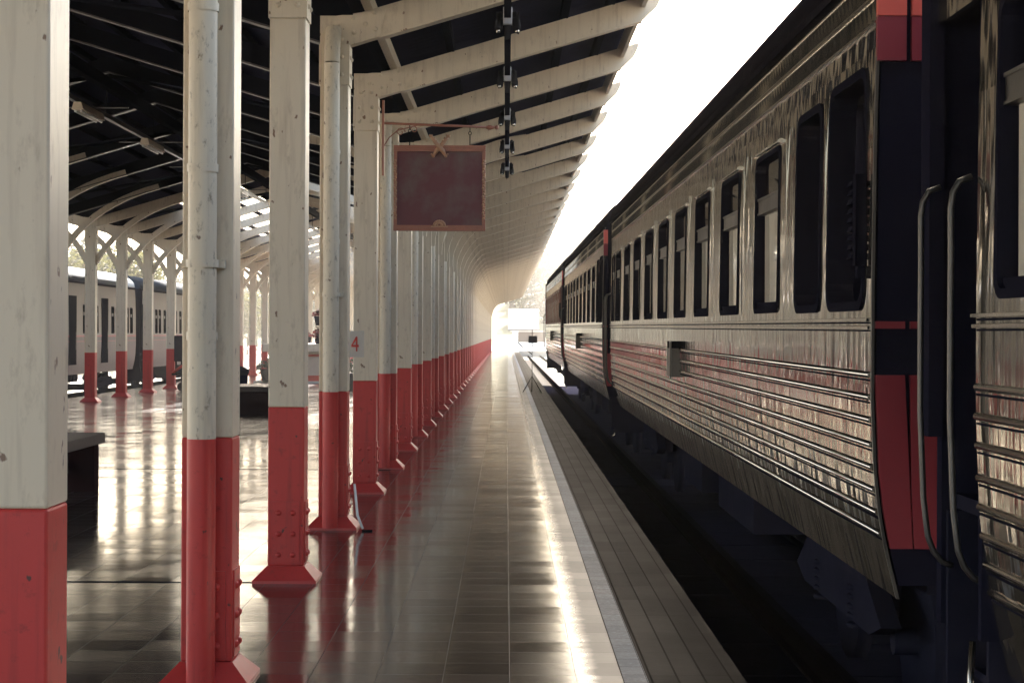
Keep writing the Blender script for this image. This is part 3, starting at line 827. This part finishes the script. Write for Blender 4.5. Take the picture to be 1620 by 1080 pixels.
        for (y, z) in outer: vs.append((prof(z)+.01, y, z))
        for i in range(n):
            j = (i+1) % n; fs += [(i, j, n+j, n+i), (n+i, n+j, 2*n+j, 2*n+i), (3*n+j, 3*n+i, i, j)[::1]]
        fs = [f for f in fs]
        m = MB().add(vs, fs)
        # corner fillers behind the rounded surround
        for (cy, cz) in ((a, z0), (b, z0), (a, z1), (b, z1)):
            sy = 1 if cy == a else -1; sz = 1 if cz == z0 else -1
            x = prof(cz)+.004; m.add([(x, cy, cz), (x, cy+sy*r*.8, cz), (x, cy, cz+sz*r*.8)], [(0, 1, 2)])
        wdw = m.build('window', RUBBER, t)
        xg = prof(z0)+dep-.012
        g = MB(); zs = z0+h_*.66
        if not k:
            g.add([(xg, a+.01, z0+.02), (xg, b-.01, z0+.02), (xg, b-.01, z1-.01), (xg, a+.01, z1-.01)], [(0, 1, 2, 3)]); g.build('glass', GLASS, wdw)
            s_ = MB().box(xg-.022, xg+.02, a+.005, b-.005, zs-.02, zs+.075); s_.box(xg-.028, xg-.020, a+.018, b-.018, zs-.02, zs-.008); s_.box(xg-.028, xg-.020, a+.018, b-.018, zs+.063, zs+.075)
            s_.build('sash_bar', SASH, wdw)
            MB().box(xg-.03, xg+.02, a+.03, b-.03, z0+.018, z0+.05).build('sill', RUBBER, wdw)
            if not steel: continue
            c = MB(); 
            ny = 28; vs = []; fs = []
            lo_, hi_ = a+.05, b-.05
            for i in range(ny+1):
                y = lo_+(hi_-lo_)*i/ny; dx = .006*math.sin(i*1.55)+.003*math.sin(i*.7+a*3)
                vs += [(xg+.014+dx, y, z0+.02), (xg+.014+dx, y, zs+.02)]
            for i in range(ny): fs.append((2*i, 2*i+1, 2*i+3, 2*i+2))
            c.add(vs, fs); c.build('curtain', CURTAIN, wdw)
            MB().prism([(prof(z1)-.022, z1+.02), (prof(z1)+.002, z1+.02), (prof(z1)+.002, z1+.045), (prof(z1)-.018, z1+.035)], 'y', a-.01, b+.01).build('drip_rail', TRIM if steel else CREAMC, wdw)
        else:
            MB().box(xg+.05, xg+.06, a+.06, b-.06, z0+.05, z0+.42).build('curtain', CURTAIN, wdw)
            MB().box(xg+.10, xg+.11, a, b, z0+.42, z1).build('dark_backing', UNDER, wdw)  # dark sheet stands in for the shaded interior of the opening
    if not steel:
        for y in (4.2, 8.3):
            d_ = MB().box(-.012, .01, y, y+.85, .78, 2.7).build('door', RUBBER, t); MB().box(-.02, -.012, y+.06, y+.10, 1.2, 1.7).build('handrail', SASH, d_)
            MB().box(.0, .35, y, y+.85, .2, .24).build('step', UNDER, t)
    if steel:
        # louvred holder beside the first dark window
        m = MB(); z0, z1 = 1.86, 2.18
        m.box(-.045, -.02, .10, .17, z0-.03, z1+.02); m.box(-.045, -.005, .10, .115, z0-.03, z1+.02)
        for i in range(9): z = z0+i*.037; m.prism([(-.055, z), (-.045, z+.022), (.0, z+.022), (.0, z)], 'y', .17, .26)
        m.box(-.03, .0, .14, .20, z0-.08, z0-.03)
        m.build('louvre', RUBBER, t)
        # destination box at mid body
        m = MB(); y = 8.15; m.box(-.075, .01, y, y+.42, 1.16, 1.40); m.box(-.085, -.07, y-.02, y+.05, 1.15, 1.46)
        o = m.build('destination_box', SASH, t, .006)
        MB().box(-.074, .008, y+.06, y+.36, 1.40, 1.46).build('lid', DARKSTEEL, o)
    # near end wall
    m = MB()
    poly = [(prof(z)+.02, z) for z in (.55, .66, .8, 1.0, 1.3, 1.7, 2.3, 2.7, 3.03, 3.12)]; poly += [(CW-.05, 3.12), (CW-.05, .55)]
    m.prism(poly, 'y', .0, .04)
    m.build('end_wall', BLACK, t)
    zz = [.5, .58, .66, .755, .84, .93, 1.02, 1.11, 1.21, 1.3, 1.7, 2.3, 2.7, 3.03, 3.1]
    m = MB(); vs = []
    for z in zz: vs += [(prof(z)-.003, -.018, z), (prof(z)+.008, -.018, z), (prof(z)+.008, .003, z), (prof(z)-.003, .003, z)]
    m.add(vs, [(4*i+k, 4*i+(k+1) % 4, 4*i+4+(k+1) % 4, 4*i+4+k) for i in range(len(zz)-1) for k in range(4)]+[(0, 1, 2, 3)]); m.build('corner_post', SASH, t)
    if endred:
        for (x0, x1) in ((.012, .128), (.150, .30)):
            xo = lambda z: prof(z)+.004
            k_ = 1 if x0 < .1 else .3
            MB().prism([(x0+xo(.70)*k_, .70), (x1+.035, .70), (x1, 1.39), (x0, 1.39), (x0+xo(1.0)*k_, 1.0), (x0+xo(.85)*k_, .85)], 'y', -.030, -.002).build('end_panel', REDE, t)
            MB().box(x0, x1, -.030, -.002, 1.575, 1.604).build('end_panel', REDE, t)
            MB().box(x0, x1, -.030, -.002, 2.64, 2.815).build('end_panel', REDE, t)
            MB().box(x0, x1, -.034, -.002, 2.818, 3.02).build('marker_board', ORANGE, t)
    # gangway bellows
    m = MB()
    for i in range(6): m.box(.75-.03*(i % 2), 2.0+.03*(i % 2), -.10-.06*i, -.045-.06*i, .95, 2.95)
    m.build('gangway_bellows', RUBBER, t)
    # doorway recess at the far end, with posts, rails, steps
    m = MB()
    m.box(.0+.02, CW-.06, WALL+.0, WALL+.04, .6, 3.1)            # bulkhead nearest the saloon
    m.box(.5, .55, WALL+.05, 19.24, .6, 3.1)                       # recessed door wall
    m.box(.06, CW-.06, 19.2, 19.27, .55, 3.12)
    m.build('vestibule', BLACK, t)
    m = MB(); m.box(.0, .05, 19.14, 19.27, 1.2, 3.1); m.build('corner_post', BLACK, t)
    MB().box(.03, .06, WALL+.04, 19.14, 2.62, 3.12).build('door_header', STEEL2 if steel else CREAMC, t)
    MB().box(.478, .498, WALL+.12, 19.1, 1.0, 2.6).build('door', BLACK if steel else UNDER, t)
    m = MB()
    for i, z in enumerate((.15, .42, .70)): m.box(.04+.10*i, .34+.1*i, WALL+.10, 19.08, z-.03, z)
    m.box(.06, .5, WALL+.06, WALL+.09, .10, .95); m.box(.06, .5, 19.10, 19.13, .10, .95)
    m.build('steps', UNDER, t)
    for y in (WALL+.10, 19.02):
        P = [(.01, y, 2.05), (-.03, y, 2.035), (-.05, y, 2.0), (-.056, y, 1.95)]+[(prof(z)-.056, y, z) for z in (1.8, 1.6, 1.45, 1.3, 1.2, 1.1, 1.0, .93, .87)]+[(prof(.8)-.045, y, .82), (prof(.78)-.02, y, .785), (prof(.76)+.01, y, .77)]
        MB().tube(P, .0105, 8).build('handrail', SASH, t)
    # hanging hooks / hose at body ends
    m = MB().tube([(.12, 19.0, .52), (.11, 19.0, .32), (.10, 19.0, .12), (.08, 18.97, .04), (.05, 18.92, .03)], .012, 6); m.build('hose_hook', TRIM, t)
    # underframe, boxes, bogies
    m = MB(); m.box(.25, CW-.25, .1, 19.1, .50, .62); m.box(.5, CW-.5, 7.2, 9.6, -.05, .5); m.box(.42, .9, 10.3, 12.0, .0, .5)
    for y in (5.6, 6.0, 6.4): m.tube([(.6, y, .35), (CW-.6, y, .35)], .12, 10)
    m.build('underframe', UNDER, t)
    for yc in (2.9, 16.1):
        fr2 = None
        for x in (.42, CW-.42):
            m = MB(); m.prism([(yc-1.3, .12), (yc-.9, .32), (yc+.9, .32), (yc+1.3, .12), (yc+1.0, .04), (yc-1.0, .04)], 'x', x-.05, x+.05)
            for s in (-.95, .95):
                for k in range(5): m.tube([(x, yc+s*.55, .0+k*.05), (x, yc+s*.55, .025+k*.05)], .075, 8)
            bg_ = m.build('bogie_frame', UNDER, t)
        for s in (-.95, .95):
            m = MB()
            for x in (.62, CW-.62-.09): m.tube([(x, yc+s, .0), (x+.09, yc+s, .0)], .42, 20)
            m.tube([(.5, yc+s, 0), (CW-.5, yc+s, 0)], .07, 8); m.build('wheelset', UNDER, bg_)
    return t
X_T = 1.45
PITCH = 20.15
GT = 'stainless steel coaches of the train at the platform'
def place(t, Yn): 
    k = (Yn-7.39); t.location = (X_T-.001*k if k > 0 else X_T+.008, Yn, .0035*k if k > 0 else 0); t.rotation_euler = (R(.2) if k >= 0 else 0, 0, 0)
cB = make_coach('long stainless coach with broken red stripe running from the gap to mid picture', STEEL, STEEL2, True, GT)
place(cB, 7.39)
cA = copy_tree(cB); place(cA, 7.39-PITCH); cA['label'] = 'nearest coach, cut off by the right edge of the picture'
for o in kids(cA):
    if o.name.startswith('lower_side'):
        o.data = o.data.copy(); o.data.materials[0] = STEEL2
cC = copy_tree(cB); place(cC, 7.39+PITCH); cC['label'] = 'third coach, pale with a red mark, just beyond the long striped coach'
for o in kids(cC):
    if o.name.startswith('lower_side'): o.data = o.data.copy(); o.data.materials[0] = STEEL2
cD = copy_tree(cB); place(cD, 7.39+2*PITCH); cD['label'] = 'last and smallest coach at the hazy far end of the near train'
for o in kids(cD):
    if o.name.startswith('lower_side'): o.data = o.data.copy(); o.data.materials[0] = STEEL2

REDBAND = paint('red_window_band', (.24, .045, .035), .4, .15)
for o in kids(cD):
    if o.name.startswith('window'):
        for q in [o]+kids(o):
            if not q.name.startswith('glass'): q.data = q.data.copy(); q.data.materials[0] = REDBAND
# far train, beyond the inner pillar row
GL = 'cream and purple coaches on the far track'
proto = make_coach('left cream and purple coach with open dark door behind the inner pillars', PURPLE, CREAMC, False, GL, False)
XL = -12.0
def placeL(t, Yfar): t.location = (XL, Yfar, -.16); t.rotation_euler = (0, 0, math.pi)
placeL(proto, 59.9)
for i, (yf, lab) in enumerate(((39.7, 'near cream coach of the far train hidden behind the nearest pillar'), (80.1, 'second cream and purple coach right of the coach join'))):
    c = copy_tree(proto); placeL(c, yf); c['label'] = lab

# ------------------------------------------------------------------ background
def hill_h(x, y):
    a = max(0, min(1, (y-215)/90)); b = 1/(1+math.exp(-(x-9)/9))
    return -.6+a*(3+17*b+7*math.exp(-((x+45)/30)**2)+1.5*math.sin(x*.09+y*.03))
vs = []; fs = []; nx, ny = 60, 30
for j in range(ny+1):
    for i in range(nx+1):
        x = -140+i*5.5; y = 205+j*8; vs.append((x, y, hill_h(x, y)-.15))
for j in range(ny):
    for i in range(nx): a = j*(nx+1)+i; fs.append((a, a+1, a+nx+2, a+nx+1))
struct(MB().add(vs, fs, True).build('hills', GRASSY))
def make_tree(h, w_, seed, leaf, label, group, nl=2600, ls=.24):
    rr = random.Random(seed); t = thing('tree', label, 'tree', (0, 0, 0), group)
    m = MB(); th = h*.42
    m.tube([(0, 0, -.3), (.05*h*.1, 0, th*.5), (0, .03*h, th)], [h*.035, h*.026, h*.018], 8)
    cl = []
    for i in range(11):
        a = rr.uniform(0, math.tau); r = w_*.5*rr.uniform(.15, .78); z = h*rr.uniform(.42, .88)
        cl.append((Vector((r*math.cos(a), r*math.sin(a), z)), w_*rr.uniform(.16, .27)))
    cl.append((Vector((0, 0, h*.86)), w_*.22))
    for c, r in cl[:7]: m.tube([(0, 0, th*.8), tuple(c*.5+Vector((0, 0, th*.35))), tuple(c)], [h*.014, h*.009, h*.004], 5)
    m.build('trunk', BARK, t)
    m = MB()
    for i in range(nl):
        c, r = rr.choice(cl); dv = Vector((rr.gauss(0, 1), rr.gauss(0, 1), rr.gauss(0, 1))).normalized()
        p = c+Vector((dv.x, dv.y, dv.z*.75))*r*(rr.random()**.33)*rr.uniform(.85, 1.12)
        u = Vector((rr.uniform(-1, 1), rr.uniform(-1, 1), rr.uniform(-.6, .6))).normalized(); v_ = (u.orthogonal().normalized()*.6+Vector((0, 0, rr.uniform(-.3, .3)))); q = ls*rr.uniform(.6, 1.3)
        m.add([p-u*q, p+v_*q*.7, p+u*q, p-v_*q*.7], [(0, 1, 2, 3)])
    m.build('crown', leaf, t); return t
rr = random.Random(11)
GTR = 'sunlit trees on the hill beyond the station'; GT2 = 'bright trees beyond the far train'
p1 = make_tree(7.5, 8, 1, LEAF, 'leafy tree on the hill above the train roofs', GTR); p1.location = (13, 232, hill_h(13, 232))
p2 = make_tree(6.5, 7, 2, LEAF2, 'dry pale tree low on the hill', GTR); p2.location = (5, 226, hill_h(5, 226))
for i in range(70):
    x = rr.uniform(-14, 62); y = rr.uniform(222, 330)
    src = p1 if rr.random() < .6 else p2
    c = copy_tree(src); c.location = (x, y, hill_h(x, y)); s = rr.uniform(.8, 1.3); c.scale = (s, s, s*rr.uniform(.85, 1.1)); c.rotation_euler = (0, 0, rr.uniform(0, 6))
q1 = make_tree(6.6, 6.5, 5, LEAF, 'green tree beyond the far train', GT2, 2600, .17); q1.location = (-22, 62, -.6)
q2 = make_tree(5.6, 6.0, 6, LEAF2, 'pale dry tree beyond the far train', GT2, 2600, .17); q2.location = (-24, 72, -.6)
for i in range(46):
    y = 58+i*4.3+rr.uniform(-2, 2); x = -19.5-rr.uniform(0, 9)-(i*.06)
    c = copy_tree(q1 if rr.random() < .5 else q2); c.location = (x, y, -.6); s = rr.uniform(.85, 1.2); c.scale = (s, s, s*rr.uniform(.8, 1.1)); c.rotation_euler = (0, 0, rr.uniform(0, 6))
# fence beyond the far track
t = thing('fence', 'low white fence beyond the far train tracks', 'fence', (-16, 0, -.6))
m = MB()
for i in range(60): m.box(-.05, .05, 50+i*2.5, 50+i*2.5+.1, 0, 1.3)
m.build('post', WHITE, t); m = MB(); m.box(-.03, .03, 50, 200, 1.05, 1.2); m.box(-.03, .03, 50, 200, .5, .62); m.build('rail', WHITE, t)
# billboard and small building
YB = 200; t = thing('billboard', 'blank white billboard on a thick white post beyond the platform end', 'billboard', (px(827, 0, YB)[0], YB, 0))
MB().box(-1.58, 1.75, -.1, .1, px(0, 521, YB)[1], px(0, 488.5, YB)[1]).build('panel', WHITE, t)
m = MB().box(-1.62, 1.8, -.12, .12, px(0, 523, YB)[1], px(0, 521, YB)[1]); m.build('frame', FLANGE, t)
MB().box(-1.1, -.5, -.1, .4, -.6, px(0, 523, YB)[1]).build('post', WHITE, t)
t = thing('low_building', 'low pale building with brown shutters under the billboard', 'building', (px(832, 0, 212)[0], 212, 0))
MB().box(-1.6, 2.4, 0, 4, -.6, .55).build('wall', WHITE, t); MB().box(-1.2, 2.2, -.05, 0, .57, 1.7).build('shutter', WOOD, t); MB().box(-1.3, 2.6, .01, 4, .56, 1.72).build('upper_wall', CONC, t)
MB().prism([(-1.8, 1.72), (2.8, 1.72), (2.8, 1.85), (-1.8, 1.9)], 'y', -.5, 4.3).build('roof', CONC, t)
# little white car on the road
YC = 300; t = thing('parked_car', 'small white car parked beyond the end of the pillar row', 'car', (px(781, 0, YC)[0], YC, 0))
MB().prism([(-.85, .3), (.85, .3), (.86, .75), (.80, .9), (-.80, .9), (-.86, .75)], 'y', 0, 3.9).build('body', WHITE, t, .05)
m = MB().prism([(-.72, .9), (.72, .9), (.58, 1.42), (-.58, 1.42)], 'y', .6, 3.0); m.build('cabin', GLASS, t); MB().box(-.56, .56, .8, 2.8, 1.42, 1.47).build('roof', WHITE, t)
for x in (-.75, .75):
    for y in (.7, 3.1): MB().tube([(x-.1, y, .3), (x+.1, y, .3)], .31, 14).build('wheel', RUBBER, t)

# ------------------------------------------------------------------ haze
hm_ = bpy.data.materials.new('haze_air'); hm_.use_nodes = True; N = hm_.node_tree.nodes; L = hm_.node_tree.links
N.remove(N['Principled BSDF']); pv = N.new('ShaderNodeVolumePrincipled'); pv.inputs['Color'].default_value = (.60, .56, .50, 1); pv.inputs['Density'].default_value = .0018; pv.inputs['Anisotropy'].default_value = .3
L.new(pv.outputs[0], N['Material Output'].inputs['Volume'])
hz_ = MB().box(-902, 902, -702, 1502, -1.75, 45).build('haze', hm_); hz_['kind'] = 'stuff'
